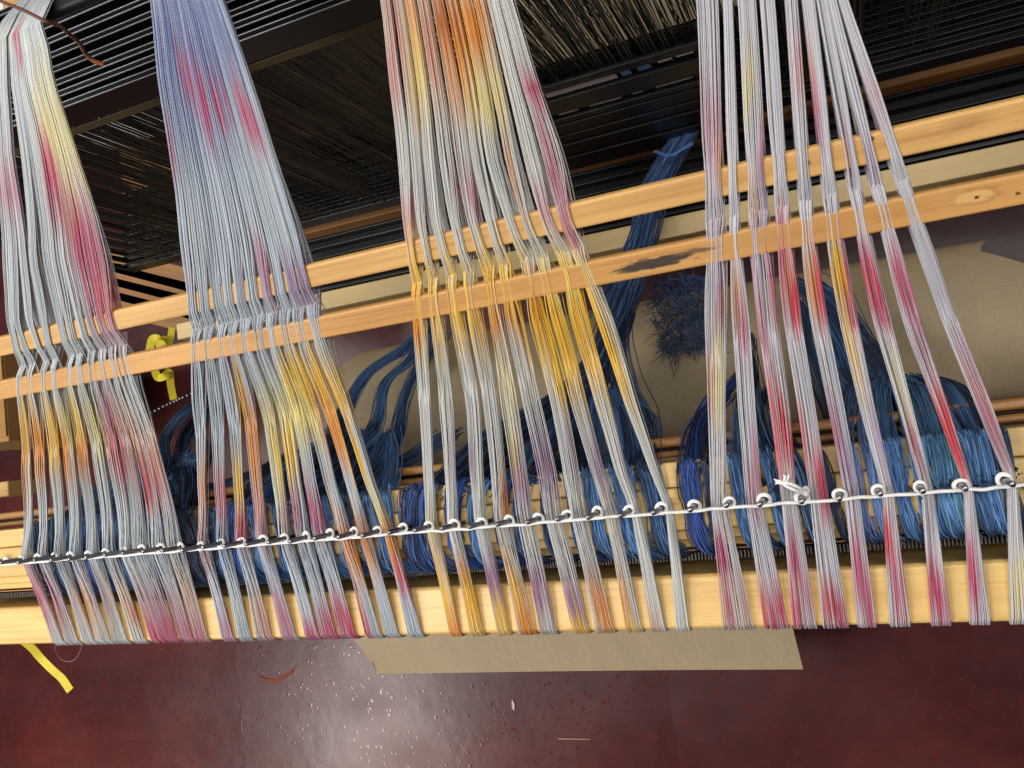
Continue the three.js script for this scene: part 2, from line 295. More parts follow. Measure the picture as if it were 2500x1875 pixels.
// station rows: [photo row, bundle centres, half widths]; dye: [u, v, half width, half length, colour, strength]
const SECTIONS = [
  { name: 'pink and grey', base: S(194, 201, 205), rows: [
    ['edge', [146, 179, 220, 256, 297, 342, 387, 419, 460, 494], [14, 18, 16, 19, 20, 17, 17, 20, 17, 17]],
    ['cord', [69, 108, 148, 187, 231, 270, 312, 344, 388, 428], [8, 8, 9, 10, 11, 12, 13, 16, 17, 16]],
    [1150, [65, 98, 136, 174, 206, 247, 283, 321, 358, 388], [11, 14, 16, 15, 15, 16, 17, 17, 17, 15]],
    [944, [54, 80, 113, 141, 176, 206, 237, 269, 300, 328], [10, 12, 11, 11, 13, 14, 16, 16, 16, 13]],
    [876, [58, 80, 115, 137, 178, 200, 230, 258, 286, 312], [10, 11, 10, 10, 11, 12, 14, 14, 14, 13]],
    [781, [36, 50, 83, 119, 158, 180, 207, 231, 255, 279], [8, 8, 11, 11, 11, 11, 12, 12, 12, 11]],
    [633, [22, 40, 62, 86, 120, 143, 167, 193, 220, 252], [10, 9, 10, 10, 11, 12, 12, 13, 14, 16]],
    [386, [2, 14, 28, 67, 89, 110, 130, 148, 166, 184], [8, 8, 7, 10, 11, 10, 10, 9, 9, 9]],
    [193, [-8, 3, 16, 38, 52, 66, 82, 98, 112, 124], [7, 7, 7, 8, 7, 8, 8, 8, 7, 7]],
    [70, [-10, 4, 19, 38, 49, 60, 72, 85, 97, 109], [7, 7, 7, 7, 6, 6, 7, 7, 6, 6]]],
    dye: [[50, 95, 6, 42, 'P', .9], [150, 330, 34, 140, 'y', .55], [130, 430, 16, 75, 'P', 1], [152, 505, 22, 50, 'M', .8], [180, 520, 20, 70, 'K', .5], [225, 640, 40, 110, 'P', .75], [205, 590, 24, 60, 'P', .6], [262, 720, 26, 60, 'R', .55], [28, 455, 22, 60, 'P', .55], [60, 640, 14, 50, 'V', .25],
      [285, 790, 44, 60, 'P', .45], [70, 1050, 15, 80, 'Y', .75], [95, 1085, 12, 60, 'O', .85], [130, 1060, 16, 75, 'Y', .8], [160, 1115, 10, 55, 'O', .85], [200, 1085, 16, 65, 'O', .8], [178, 1020, 16, 50, 'y', .7], [60, 1160, 8, 60, 'O', .5],
      [272, 1010, 12, 70, 'P', .6], [288, 1110, 18, 70, 'R', .75], [240, 1050, 14, 60, 'y', .5], [345, 1130, 16, 70, 'R', .55], [358, 1190, 12, 50, 'R', .7], [386, 1165, 12, 60, 'R', .65], [320, 1050, 20, 70, 'K', .5], [380, 1080, 14, 60, 'K', .5],
      [93, 1445, 12, 60, 'P', .85], [128, 1455, 13, 60, 'P', .8], [170, 1475, 14, 60, 'M', .6], [205, 1455, 12, 60, 'O', .7], [250, 1465, 16, 60, 'M', .6], [275, 1440, 14, 40, 'K', .5], [326, 1495, 7, 18, 'R', .8], [320, 1470, 18, 60, 'K', .55], [370, 1480, 30, 60, 'M', .55], [440, 1500, 40, 60, 'M', .6], [405, 1556, 28, 36, 'P', .95], [372, 1545, 10, 40, 'P', .7], [480, 1560, 30, 40, 'P', .65], [455, 1430, 14, 50, 'K', .5]] },
  { name: 'blue violet topped', base: S(182, 192, 203), rows: [
    ['edge', [559, 600, 647, 708, 765, 806, 850, 914, 959, 1016], [16, 17, 22, 20, 18, 20, 22, 20, 18, 19]],
    ['cord', [498, 547, 593, 643, 698, 743, 785, 846, 892, 950], [9, 10, 12, 11, 11, 14, 17, 13, 11, 8]],
    [1180, [492, 537, 582, 627, 679, 721, 758, 806, 857, 903], [10, 12, 12, 14, 14, 15, 17, 15, 13, 11]],
    [985, [486, 527, 567, 606, 650, 692, 722, 758, 800, 840], [17, 18, 18, 16, 17, 17, 17, 19, 17, 14]],
    [860, [484, 517, 548, 578, 610, 645, 680, 716, 753, 793], [16, 15, 14, 14, 15, 16, 16, 17, 17, 17]],
    [785, [482, 512, 546, 572, 602, 635, 668, 702, 736, 775], [15, 14, 14, 14, 14, 15, 15, 15, 16, 17]],
    [690, [475, 504, 535, 562, 592, 624, 656, 690, 722, 752], [14, 14, 13, 14, 15, 15, 15, 16, 16, 17]],
    [600, [461, 491, 522, 550, 580, 610, 640, 670, 700, 730], rep(14)],
    [386, lin(430, 660), rep(13)], [193, lin(399, 602), rep(12)], [0, lin(382, 538), rep(10)]],
    dye: [[450, 60, 130, 220, 'B', .85], [470, 250, 90, 150, 'B', .5], [447, 175, 5, 45, 'P', .6], [470, 205, 6, 60, 'P', .7], [502, 245, 7, 60, 'P', .8], [536, 262, 8, 55, 'P', .85], [562, 262, 4, 50, 'P', .5], [602, 275, 10, 65, 'P', .85], [630, 310, 9, 50, 'P', .7], [420, 380, 9, 70, 'M', .75], [515, 330, 8, 40, 'P', .5],
      [650, 650, 12, 60, 'P', .6], [668, 690, 12, 50, 'V', .5], [742, 690, 24, 55, 'V', .8], [600, 680, 10, 50, 'V', .35], [470, 690, 10, 60, 'V', .25], [590, 960, 8, 70, 'Y', .8], [715, 910, 16, 50, 'Y', .85], [768, 930, 24, 60, 'Y', .9], [822, 960, 18, 70, 'Y', .7], [735, 1020, 34, 80, 'y', .75], [670, 1040, 20, 80, 'y', .5], [556, 890, 8, 40, 'V', .3],
      [620, 1070, 9, 90, 'O', .9], [800, 1045, 14, 65, 'O', .95], [838, 1065, 14, 65, 'O', .95], [868, 1120, 12, 60, 'Y', .8], [700, 1110, 20, 60, 'Y', .6], [500, 1190, 10, 70, 'O', .5], [541, 1230, 10, 65, 'R', .65], [590, 1190, 9, 60, 'Y', .9], [595, 1290, 10, 45, 'R', .85], [640, 1280, 12, 60, 'R', .5], [632, 1180, 10, 60, 'O', .5], [690, 1180, 12, 60, 'y', .6], [718, 1250, 14, 45, 'P', .75], [782, 1245, 18, 55, 'P', .9], [812, 1230, 8, 60, 'K', .6], [494, 1330, 9, 60, 'R', .5], [690, 1280, 12, 50, 'K', .4],
      [852, 1345, 9, 60, 'O', .7], [885, 1375, 14, 60, 'O', .8], [940, 1290, 10, 60, 'y', .6], [962, 1325, 10, 55, 'O', .85], [905, 1340, 10, 60, 'O', .7], [985, 1410, 8, 40, 'P', .85], [842, 1370, 8, 60, 'R', .4], [660, 1520, 20, 60, 'P', .55], [695, 1515, 14, 60, 'P', .65], [765, 1558, 18, 34, 'P', .9], [806, 1535, 15, 50, 'P', .9], [850, 1512, 22, 55, 'P', 1], [893, 1522, 8, 50, 'P', .9], [640, 1490, 18, 60, 'K', .5], [560, 1540, 14, 50, 'P', .45], [720, 1490, 9, 50, 'K', .4]] },
  { name: 'orange and yellow', base: S(200, 202, 200), rows: [
    ['edge', [1113, 1166, 1231, 1288, 1340, 1420, 1478, 1549, 1608, 1668], [13, 18, 18, 23, 22, 22, 26, 21, 20, 18]],
    ['cord', [1056, 1108, 1176, 1225, 1285, 1353, 1413, 1492, 1554, 1635], [11, 12, 14, 16, 19, 22, 17, 14, 11, 8]],
    [1150, [1046, 1099, 1163, 1214, 1267, 1335, 1394, 1458, 1516, 1598], [13, 14, 17, 18, 21, 25, 20, 17, 15, 11]],
    [985, [1037, 1089, 1155, 1197, 1244, 1298, 1363, 1413, 1471, 1540], [16, 19, 18, 19, 22, 26, 21, 20, 20, 17]],
    [770, [1024, 1066, 1116, 1159, 1209, 1255, 1313, 1359, 1413, 1475], [18, 19, 17, 19, 19, 24, 26, 22, 24, 21]],
    [650, [1016, 1055, 1100, 1143, 1193, 1235, 1293, 1332, 1390, 1428], [15, 15, 16, 17, 20, 20, 22, 20, 22, 20]],
    [540, [1001, 1035, 1070, 1116, 1159, 1205, 1251, 1290, 1340, 1386], [13, 15, 15, 17, 16, 17, 18, 18, 22, 23]],
    [386, [990, 1020, 1051, 1093, 1135, 1170, 1205, 1250, 1300, 1352], [16, 14, 14, 19, 18, 17, 17, 17, 19, 24]],
    [193, [965, 1000, 1032, 1065, 1105, 1142, 1178, 1212, 1250, 1290], [13, 14, 13, 15, 17, 16, 15, 15, 15, 19]],
    [0, [945, 975, 1003, 1035, 1070, 1103, 1138, 1172, 1205, 1238], [12, 13, 12, 14, 14, 14, 14, 14, 14, 16]]],
    dye: [[1000, 90, 60, 170, 'K', .8], [1110, 60, 60, 170, 'K', .75], [968, 60, 16, 150, 'M', .5], [1012, 60, 10, 90, 'O', .5], [1085, 60, 18, 60, 'U', 1], [1112, 85, 16, 70, 'U', .95], [1150, 70, 16, 75, 'O', .95], [1178, 50, 14, 60, 'O', .8], [1118, 190, 26, 80, 'O', .55], [1190, 230, 30, 60, 'y', .6], [962, 200, 6, 60, 'R', .45], [1050, 110, 8, 90, 'R', .4], [1025, 190, 14, 80, 'y', .5],
      [1290, 208, 10, 24, 'P', .9], [1312, 226, 10, 24, 'P', .9], [1345, 370, 10, 80, 'P', .7], [1365, 450, 12, 60, 'P', .6], [1162, 480, 10, 55, 'P', .65], [1335, 520, 10, 50, 'P', .6], [1392, 560, 14, 45, 'P', .75], [1000, 545, 12, 60, 'P', .5], [1255, 430, 5, 90, 'O', .5], [1120, 440, 10, 60, 'P', .4], [1040, 500, 14, 50, 'V', .25],
      [1030, 725, 18, 110, 'Y', .9], [1018, 770, 8, 60, 'O', .8], [1072, 735, 18, 100, 'Y', .9], [1122, 735, 18, 80, 'Y', .95], [1166, 775, 18, 75, 'Y', .75], [1200, 778, 18, 45, 'O', .9], [1196, 690, 18, 60, 'Y', .8], [1262, 768, 20, 45, 'O', .9], [1250, 690, 24, 60, 'Y', .8], [1325, 770, 14, 55, 'O', .8], [1320, 800, 30, 110, 'Y', .9], [1372, 790, 12, 55, 'O', .7], [1376, 830, 24, 120, 'Y', .9], [1412, 780, 13, 60, 'O', .7], [1420, 820, 24, 120, 'Y', .9], [1390, 690, 30, 60, 'y', .8], [1440, 760, 20, 100, 'Y', .8], [1478, 865, 16, 110, 'Y', .9], [1500, 900, 16, 90, 'Y', .7], [1310, 740, 10, 50, 'U', .6], [1370, 930, 10, 60, 'Y', .8], [1240, 930, 14, 70, 'y', .4],
      [1105, 1110, 9, 50, 'V', .35], [1150, 1120, 8, 45, 'V', .55], [1265, 1165, 16, 65, 'V', .8], [1340, 1150, 20, 75, 'V', .75], [1300, 1130, 8, 60, 'V', .6], [1460, 1140, 10, 60, 'V', .75], [1400, 1110, 8, 60, 'V', .4], [1530, 1130, 9, 60, 'V', .5], [1236, 1240, 5, 70, 'O', .8], [1250, 1080, 10, 60, 'y', .4], [1395, 1290, 8, 50, 'R', .3],
      [1062, 1360, 9, 60, 'Y', .8], [1090, 1470, 12, 70, 'Y', .9], [1115, 1545, 14, 40, 'O', .8], [1142, 1425, 8, 50, 'U', .8], [1160, 1500, 16, 75, 'Y', .85], [1205, 1420, 12, 50, 'V', 1], [1188, 1440, 6, 60, 'U', .7], [1228, 1515, 16, 50, 'Y', .8], [1236, 1380, 6, 60, 'O', .6], [1278, 1475, 8, 50, 'U', .7], [1262, 1440, 8, 60, 'Y', .7], [1295, 1530, 18, 45, 'O', .85], [1312, 1440, 16, 50, 'V', .95], [1348, 1450, 8, 60, 'V', .9], [1400, 1470, 20, 55, 'V', .95], [1420, 1545, 20, 28, 'Y', .95], [1455, 1450, 8, 60, 'V', .7], [1478, 1500, 14, 65, 'O', .9], [1524, 1480, 10, 65, 'O', .9], [1545, 1550, 20, 30, 'Y', .6], [1600, 1540, 12, 40, 'O', .4], [1575, 1500, 8, 50, 'M', .4]] },
  { name: 'red flecked grey', base: S(198, 198, 206), rows: [
    ['edge', [1802, 1897, 1966, 2040, 2117, 2198, 2298, 2393, 2490], [40, 32, 32, 34, 25, 26, 26, 26, 26]],
    ['cord', [1755, 1842, 1927, 1999, 2080, 2167, 2262, 2363, 2470], [21, 22, 22, 24, 19, 14, 14, 11, 12]],
    [1000, [1750, 1824, 1905, 1970, 2043, 2119, 2213, 2302, 2406], [23, 23, 26, 23, 20, 19, 16, 17, 20]],
    [790, [1748, 1810, 1874, 1935, 2001, 2074, 2155, 2229, 2321], [28, 24, 27, 23, 21, 23, 23, 23, 20]],
    [600, [1748, 1795, 1856, 1916, 1974, 2040, 2113, 2177, 2256], [28, 15, 32, 23, 21, 24, 21, 21, 22]],
    [300, [1738, 1786, 1840, 1895, 1953, 2007, 2060, 2104, 2156], [28, 13, 28, 20, 18, 19, 17, 17, 18]],
    [0, [1727, 1777, 1824, 1874, 1932, 1974, 2006, 2030, 2056], [29, 12, 24, 19, 16, 16, 13, 12, 12]]],
    dye: [[1745, 330, 16, 100, 'P', .5], [1720, 300, 8, 80, 'M', .3], [1957, 160, 14, 55, 'R', .45], [1972, 200, 12, 60, 'K', .6], [1985, 290, 12, 75, 'P', .75], [1995, 350, 10, 40, 'V', .5], [1770, 400, 8, 45, 'Y', .55], [1872, 400, 10, 60, 'P', .7], [1868, 450, 10, 40, 'V', .6], [1850, 560, 20, 60, 'V', .35], [1835, 480, 10, 50, 'K', .5], [2112, 375, 10, 50, 'V', .6], [2062, 385, 9, 50, 'P', .4], [2140, 250, 9, 60, 'P', .35], [1830, 210, 10, 60, 'y', .4], [1750, 600, 24, 80, 'V', .25],
      [1918, 590, 8, 60, 'R', .8], [1890, 700, 12, 85, 'P', .85], [1925, 700, 10, 50, 'O', .6], [1940, 720, 14, 70, 'R', 1], [1905, 640, 9, 60, 'P', .6], [1980, 670, 12, 60, 'K', .8], [2000, 690, 12, 65, 'R', .95], [2018, 740, 10, 50, 'P', .8], [1985, 720, 8, 50, 'O', .5], [2066, 690, 9, 70, 'P', .9], [2048, 680, 9, 60, 'Y', .95], [2072, 830, 12, 100, 'Y', .6], [2082, 760, 8, 50, 'P', .7], [2130, 690, 15, 60, 'R', 1], [2150, 750, 14, 40, 'P', .9], [2115, 640, 10, 40, 'P', .6], [2196, 680, 8, 60, 'P', .9], [2222, 730, 14, 55, 'P', .75], [2242, 810, 12, 60, 'M', .6], [2200, 620, 10, 40, 'P', .4], [1762, 760, 10, 50, 'P', .45], [1812, 790, 8, 70, 'P', .75], [1795, 715, 10, 60, 'K', .7], [1860, 800, 8, 80, 'P', .65], [1838, 720, 5, 120, 'P', .35], [2290, 640, 14, 90, 'V', .25],
      [1735, 960, 6, 70, 'R', .55], [1752, 930, 10, 80, 'y', .5], [1900, 1010, 12, 75, 'R', .9], [1925, 1080, 14, 65, 'R', .85], [1895, 1130, 8, 60, 'R', .7], [1958, 1070, 8, 80, 'R', .7], [2000, 1150, 10, 65, 'R', .85], [2014, 1210, 10, 50, 'P', .6], [2058, 1110, 10, 80, 'V', .55], [2040, 1060, 8, 60, 'P', .5], [2150, 1080, 8, 70, 'V', .6], [2232, 1100, 10, 60, 'P', .65], [2200, 960, 8, 80, 'y', .35], [2308, 1000, 10, 60, 'R', .6], [2322, 1065, 13, 85, 'R', 1], [2345, 1125, 9, 50, 'R', .7], [2400, 985, 10, 80, 'R', .6], [2430, 1075, 10, 70, 'M', .8], [2370, 880, 12, 90, 'M', .4], [1852, 1140, 9, 60, 'P', .6], [1840, 1210, 10, 50, 'P', .4],
      [1766, 1380, 12, 50, 'P', .95], [1778, 1490, 12, 45, 'P', .75], [1826, 1480, 8, 60, 'P', .5], [1900, 1490, 30, 50, 'P', .95], [1868, 1500, 10, 60, 'P', .6], [1940, 1375, 8, 60, 'P', 1], [1945, 1500, 10, 45, 'P', .9], [1975, 1450, 12, 50, 'P', .5], [2040, 1495, 24, 50, 'P', 1], [2092, 1350, 10, 60, 'P', .5], [2108, 1450, 15, 85, 'P', .8], [2130, 1500, 9, 60, 'P', .8], [2164, 1305, 9, 60, 'R', 1], [2200, 1440, 12, 80, 'P', .85], [2280, 1450, 14, 65, 'P', 1], [2312, 1450, 10, 55, 'P', .6], [2375, 1425, 10, 85, 'P', .95], [2490, 1440, 16, 60, 'y', .5]] }];

const ORD = ['first', 'second', 'third', 'fourth', 'fifth', 'sixth', 'seventh', 'eighth', 'ninth', 'tenth', 'eleventh', 'twelfth', '13th', '14th', '15th', '16th', '17th', '18th', '19th', '20th', '21st', '22nd', '23rd', '24th', '25th', '26th', '27th', '28th', '29th', '30th', '31st', '32nd', '33rd', '34th', '35th', '36th', '37th', '38th', '39th', '40th'];
const TR = .00058;
const sampleZ = [];
{
  const add = (a, b, n) => { for (let k = 0; k < n; k++) sampleZ.push(a + (b - a) * k / n); };
  const e = ST1.w / 2;
  add(CAST_Z - .006, ST1.z - e - .02, 14); add(ST1.z - e - .02, ST1.z - e, 3); add(ST1.z - e, ST1.z + e, 3); add(ST1.z + e, ST2.z - e, 7); add(ST2.z - e, ST2.z + e, 3); add(ST2.z + e, ST2.z + e + .03, 4);
  add(ST2.z + e + .03, RZ - .012, 12); add(RZ - .012, RZ + .012, 5); add(RZ + .012, BEAM_Z1 - .004, 8); sampleZ.push(BEAM_Z1 - .004);
}
const hh = ST_T / 2 + TR * 1.2;
function leaseOff(z, par) {
  const e = ST1.w / 2, m0 = ST1.z + e, m1 = ST2.z - e;
  if (z < ST1.z - e) { const t = Math.max(0, 1 - (ST1.z - e - z) / .06); return par * hh * t; }
  if (z <= m0) return par * hh;
  if (z < m1) { const t = (z - m0) / (m1 - m0); return par * hh * (1 - 2 * t); }
  if (z <= ST2.z + e) return -par * hh;
  const t = Math.max(0, 1 - (z - ST2.z - e) / .07); return -par * hh * t;
}
const allDye = [];
SECTIONS.forEach((sec, si) => {
  const dye = sec.dye.map(([u, v, a, b, c, s]) => {
    const p = onWarp(u, v), q = onWarp(u + a, v), w0 = onWarp(u, v - b * .5), w1 = onWarp(u, v + b * .5);
    return { x: p.x, z: p.z, rx: Math.abs(q.x - p.x) * ('Yy'.includes(c) ? 1.25 : 1.05) + .0005, rz: Math.abs(w1.z - w0.z) + .002, c: COL[c], s: s * ('YOyU'.includes(c) ? 1 : .88) };
  });
  const nb = sec.rows[0][1].length;
  for (let b = 0; b < nb; b++) {
    const rows = sec.rows.map(([r, cs, hs]) => { const u = cs[b], v = r === 'edge' ? edgeV(u) : r === 'cord' ? cordV(u) : r; const p = onWarp(u, v), q = onWarp(u + hs[b], v); return { z: p.z, x: p.x, h: Math.abs(q.x - p.x) * (si < 2 && r < 800 ? 1.22 : si === 2 && r < 500 ? 1.12 : 1), cord: r === 'cord' }; });
    rows.sort((a, c) => a.z - c.z);
    { const a = rows[0], c = rows[1]; if (a.z > CAST_Z) { const t = (CAST_Z - .01 - a.z) / (c.z - a.z); rows.unshift({ z: CAST_Z - .01, x: a.x + (c.x - a.x) * t * .8, h: a.h * .9 }); } else rows.unshift({ z: a.z - .05, x: a.x, h: a.h }); }
    const fib = new Fibres(5), n = si === 3 ? 22 : si === 2 ? 21 : 26, tr = si === 3 ? .00045 : si === 2 ? .00043 : .00044;
    const cols = sec.base.clone();
    for (let i = 0; i < n; i++) {
      const t0 = -1 + 2 * (i + .5) / n + rr(-.03, .03), par = i % 2 ? 1 : -1, lay = (par + 1) / 2 * 1.6 + rr(0, .5), jit = rows.map(() => rr(-.06, .06));
      const kx = rows.map((r, k) => r.x + r.h * Math.max(-1, Math.min(1, t0 + jit[k])) * .95);
      const lx = z => { let k = 0; while (k < rows.length - 2 && rows[k + 1].z < z) k++; const a = rows[k], c = rows[k + 1], t = (z - a.z) / (c.z - a.z || 1); return kx[k] + (kx[k + 1] - kx[k]) * t; };
      const xAt = z => { const e = .006; return (lx(z - e) + 2 * lx(z) + lx(z + e)) / 4; };
      const cAt = z => { let k = 0; while (k < rows.length - 2 && rows[k + 1].z < z) k++; const a = rows[k], c = rows[k + 1]; return a.x + (c.x - a.x) * (z - a.z) / (c.z - a.z || 1); };
      const slack = rnd() < .1 ? rr(.003, .008) : rr(0, .0014), tone = rr(.78, 1.06), cool = rr(-.03, .03);
      const rc = rows.find(r => r.cord);
      const pts = [], x0 = xAt(CAST_Z - .006);
      pts.push(V(x0, CAST_Y - .37, CAST_Z - .60 - lay * .001), V(x0, CAST_Y - .11, CAST_Z - .19), V(x0, CAST_Y - .006, CAST_Z - .040), V(x0, CAST_Y + .0012 + lay * .001, CAST_Z - .026));
      for (const z of sampleZ) {
        const near = Math.exp(-(((z - RZ) / .03) ** 2)), dome = near * .0045 * Math.sqrt(Math.max(0, 1 - t0 * t0)) * (lay - .6);
        const f = Math.sin(Math.min(1, Math.max(0, (z - CAST_Z) / (BEAM_Z1 - CAST_Z))) * Math.PI);
        const yb = Math.max(warpY(z), z < CAST_Z ? CAST_Y + .001 : -9);
        const nr = 1 - .3 * Math.max(par > 0 ? Math.exp(-(((z - ST1.z) / .016) ** 2)) : 0, par < 0 ? Math.exp(-(((z - ST2.z) / .016) ** 2)) : 0), xm = cAt(z);
        pts.push(V(xm + (xAt(z) - xm) * nr, yb + leaseOff(z, par) + lay * .0010 + dome - slack * f, z));
      }
      const xe = xAt(BEAM_Z1);
      pts.push(V(xe, BEAM_Y + TR + lay * .0007 - .0003, BEAM_Z1 - .0018), V(xe, BEAM_Y - .0015, BEAM_Z1 + .0004 + lay * .0006), V(xe, BEAM_Y - .006, BEAM_Z1 + TR + lay * .0006), V(xe, BEAM_Y - .1, BEAM_Z1 + TR + lay * .0006), V(xe + rr(-.01, .01), BEAM_Y - .3, BEAM_Z1 - .05));
      const th = dye.map(() => [rr(-.6, .6), rnd() < .12 ? rr(.2, .5) : rr(.7, 1.1), rr(-.35, .35)]), c = new THREE.Color(), ph = rr(0, 50);
      fib.tube(pts, tr * rr(.85, 1.12), (k, p) => {
        const a = pts[Math.max(0, k - 1)], d = pts[Math.min(pts.length - 1, k + 1)], sl = Math.abs(d.z - a.z) > 1e-4 ? (d.x - a.x) / (d.z - a.z) : 0;
        const l = tone * (.95 + .1 * vn(p.z * 160 + ph, i)); c.setRGB(sec.base.r * l * (1 + cool), sec.base.g * l, sec.base.b * l * (1 - cool));
        for (let q = 0; q < dye.length; q++) {
          const D = dye[q], dz = (p.z - D.z) / D.rz + th[q][0]; if (dz > 2.2 || dz < -2.2) continue;
          const dx = (p.x - D.x - sl * (p.z - D.z)) / D.rx + th[q][2]; if (dx > 2.2 || dx < -2.2) continue;
          const w = Math.min(.94, (.78 + .44 * vn(p.z * 420 + ph * 3, i + q)) * D.s * th[q][1] * 1.25 * Math.exp(-(dx * dx * dx * dx * .4 + Math.abs(dz * .92) ** 2.6)));
          c.r += (D.c.r * l - c.r) * w; c.g += (D.c.g * l - c.g) * w; c.b += (D.c.b * l - c.b) * w;
        }
        return c;
      });
    }
    const o = single('warp_bundle', fib.geo(), threadMat, ORD[b] + ' yarn bundle of the ' + sec.name + ' warp section, counting away from the cardboard box', 'yarn bundle', 'warp bundles of the ' + sec.name + ' section');
  }
});

// ------------------------------------------------------------------ black shafts with their heddles
{
  const ZS = [-.4343, -.4469, -.4589, -.4725, -.4869, -.5017, -.519, -.535, -.551].map(z => EYE.z + (z - EYE.z) * .853);
  const YT = 1.03, YB = .62, X0 = -.545, X1 = .74;
  const glintM = new THREE.MeshStandardMaterial({ color: S(176, 178, 182), roughness: .35, metalness: .4 });
  const rodM = new THREE.MeshStandardMaterial({ color: S(84, 70, 44), roughness: .6 });
  ZS.forEach((z, k) => {
    const o = thing('heddle_shaft', ORD[k] + ' black metal heddle shaft counting from the lease sticks back', 'heddle shaft', 'black shafts hanging under the castle');
    const dy = k ? rr(-.001, .001) : 0, T = .0026;
    mesh('top_bar', bar(X0, X1, YT - .029 + dy, YT + dy, z - T, z + T, .0011), blackPaint, o);
    for (const q of [-1, 1]) mesh('painted_glint', bar(X0, X1, YT - .003 + dy, YT + .0006 + dy, z + q * .0022 - .00028, z + q * .0022 + .00028, .0002), glintM, o);  // pale strips imitate lamp glints along the glossy bar edges
    mesh('bottom_bar', bar(X0, X1, YB, YB + .024, z - T, z + T, .0011), blackPaint, o);
    for (const x of [X0 - .011, X1 + .001]) mesh('side_bar', bar(x, x + .010, YB, YT + dy, z - T, z + T, .001), blackMatte, o);
    mesh('heddle_rod', bar(X0, X1, YT - .044, YT - .034, z - .001, z + .001, .0006), rodM, o);
    mesh('heddle_rod', bar(X0, X1, YB + .030, YB + .034, z - .0008, z + .0008, .0005), blackMatte, o);
    const f = new Fibres(4), c = new THREE.Color();
    const n = 130; let x = X0 + (k < 3 ? .05 : .09) + rr(0, .02);
    for (let i = 0; i < n && x < X1 - .04; i++) {
      x += rnd() < .1 ? rr(.014, .05) : rr(.0014, .0075);
      const dx = gauss() * .008, dz = gauss() * .0012, e = .82 + rr(-.006, .006), g = rr(.6, 1.2); c.setRGB(g, g * .98, g * .94);
      const a = V(x, YT - .036, z), b = V(x + dx * .5, e + .006, z + dz), d = V(x + dx * .55, e - .006, z + dz), q = V(x + dx, YB + .026 - rr(0, .012), z);
      f.tube([a, a.clone().lerp(b, .5).add(V(gauss() * .0012, 0, 0)), b], .0006, () => c); f.tube([d, d.clone().lerp(q, .5), q], .0006, () => c);
      const ring = []; for (let r = 0; r <= 8; r++) { const t = r / 8 * 6.283; ring.push(V(b.x + .0017 * Math.sin(t), e + .006 * Math.cos(t), z + dz + .0008 * Math.sin(t))); } f.tube(ring, .0004, () => c);
      const hook = []; for (let r = 0; r <= 6; r++) { const t = r / 6 * 6.283; hook.push(V(q.x + .0006, q.y + .006 * Math.cos(t), z + .0022 * Math.sin(t))); } f.tube(hook, .00042, () => c);
    }
    const h = mesh('heddles', f.geo(), new THREE.MeshStandardMaterial({ vertexColors: true, color: S(98, 98, 98), roughness: .32, metalness: .7 }), o); h.userData.kind = 'stuff';
  });
}
// ------------------------------------------------------------------ bars under the shafts
{
  const hbar = (u, v0, v1, y, t, mat, x0, x1, label, cat = 'bar', name = 'lamm_bar') => { const a = px(u, v0, y), b = px(u, v1, y); return single(name, bar(x0, x1, y - t, y, a.z, b.z, .003), mat, label, cat); };
  hbar(2200, 172, 205, .50, .03, oldRail, -.5, 1.0, 'brown wooden bar hanging below the black shafts');
  hbar(2200, 208, 236, .47, .02, blackPaint, -.52, 1.0, 'black bar directly in front of the brown wooden bar');
  hbar(2200, 240, 266, .46, .02, blackPaint, -.52, 1.0, 'black bar second in front of the brown wooden bar');
  hbar(2200, 270, 300, .45, .02, blackPaint, -.52, 1.0, 'black bar third in front of the brown wooden bar');
  hbar(2200, 305, 345, .44, .02, blackPaint, -.52, 1.0, 'black bar fourth in front of the brown wooden bar');
  hbar(2200, 352, 382, .43, .02, blackPaint, -.52, 1.0, 'black bar fifth in front of the brown wooden bar');
  hbar(2200, 386, 404, .43, .02, blackPaint, -.52, 1.0, 'black bar next to the pale low stretcher');
  // slotted black bracket hanging before the heddles, added strips stand in for bright gaps
  const o = thing('slotted_bracket', 'black slotted bracket before the heddles, added strips stand in for bright gaps', 'bracket');
  const paper = new THREE.MeshStandardMaterial({ color: S(226, 214, 216), roughness: .8 }), blueP = new THREE.MeshStandardMaterial({ color: S(104, 150, 205), roughness: .7 });
  const zf = -.3745, onF = (u, v) => { const d = ray(u, v), t = (zf - EYE.z) / d.z; return V(EYE.x + d.x * t, EYE.y + d.y * t, zf); };
  const yr = v => onF(1500, v).y, xa = .09, xb = .30;
  for (const [v0, v1] of [[160, 176], [200, 236], [252, 262], [268, 290], [296, 312], [320, 346], [354, 386]]) mesh('cross_bar', bar(xa, xb, yr(v1), yr(v0), zf - .002, zf + .002, .001), blackPaint, o);
  for (const x of [xa - .008, xb]) mesh('side_post', bar(x, x + .008, yr(386), yr(120), zf - .002, zf + .002, .001), blackMatte, o);
  const gap_strip = (u0, u1, v0, v1, m, k = 1500) => { const a = onF(u0, v0 - .258 * (u0 - k)), b = onF(u1, v0 - .258 * (u1 - k)); mesh('gap_strip', bar(a.x, b.x, yr(v1), yr(v0), zf - .0026, zf - .0022, .0002), m, o); };
  gap_strip(1318, 1498, 178, 198, paper); gap_strip(1510, 1534, 178, 198, blueP); gap_strip(1552, 1584, 178, 197, blueP); gap_strip(1604, 1640, 180, 192, paper); gap_strip(1650, 1694, 181, 191, paper);
  gap_strip(1355, 1404, 238, 250, paper); gap_strip(1432, 1512, 238, 250, paper); gap_strip(1541, 1566, 239, 249, paper); gap_strip(1598, 1690, 239, 249, paper);
}
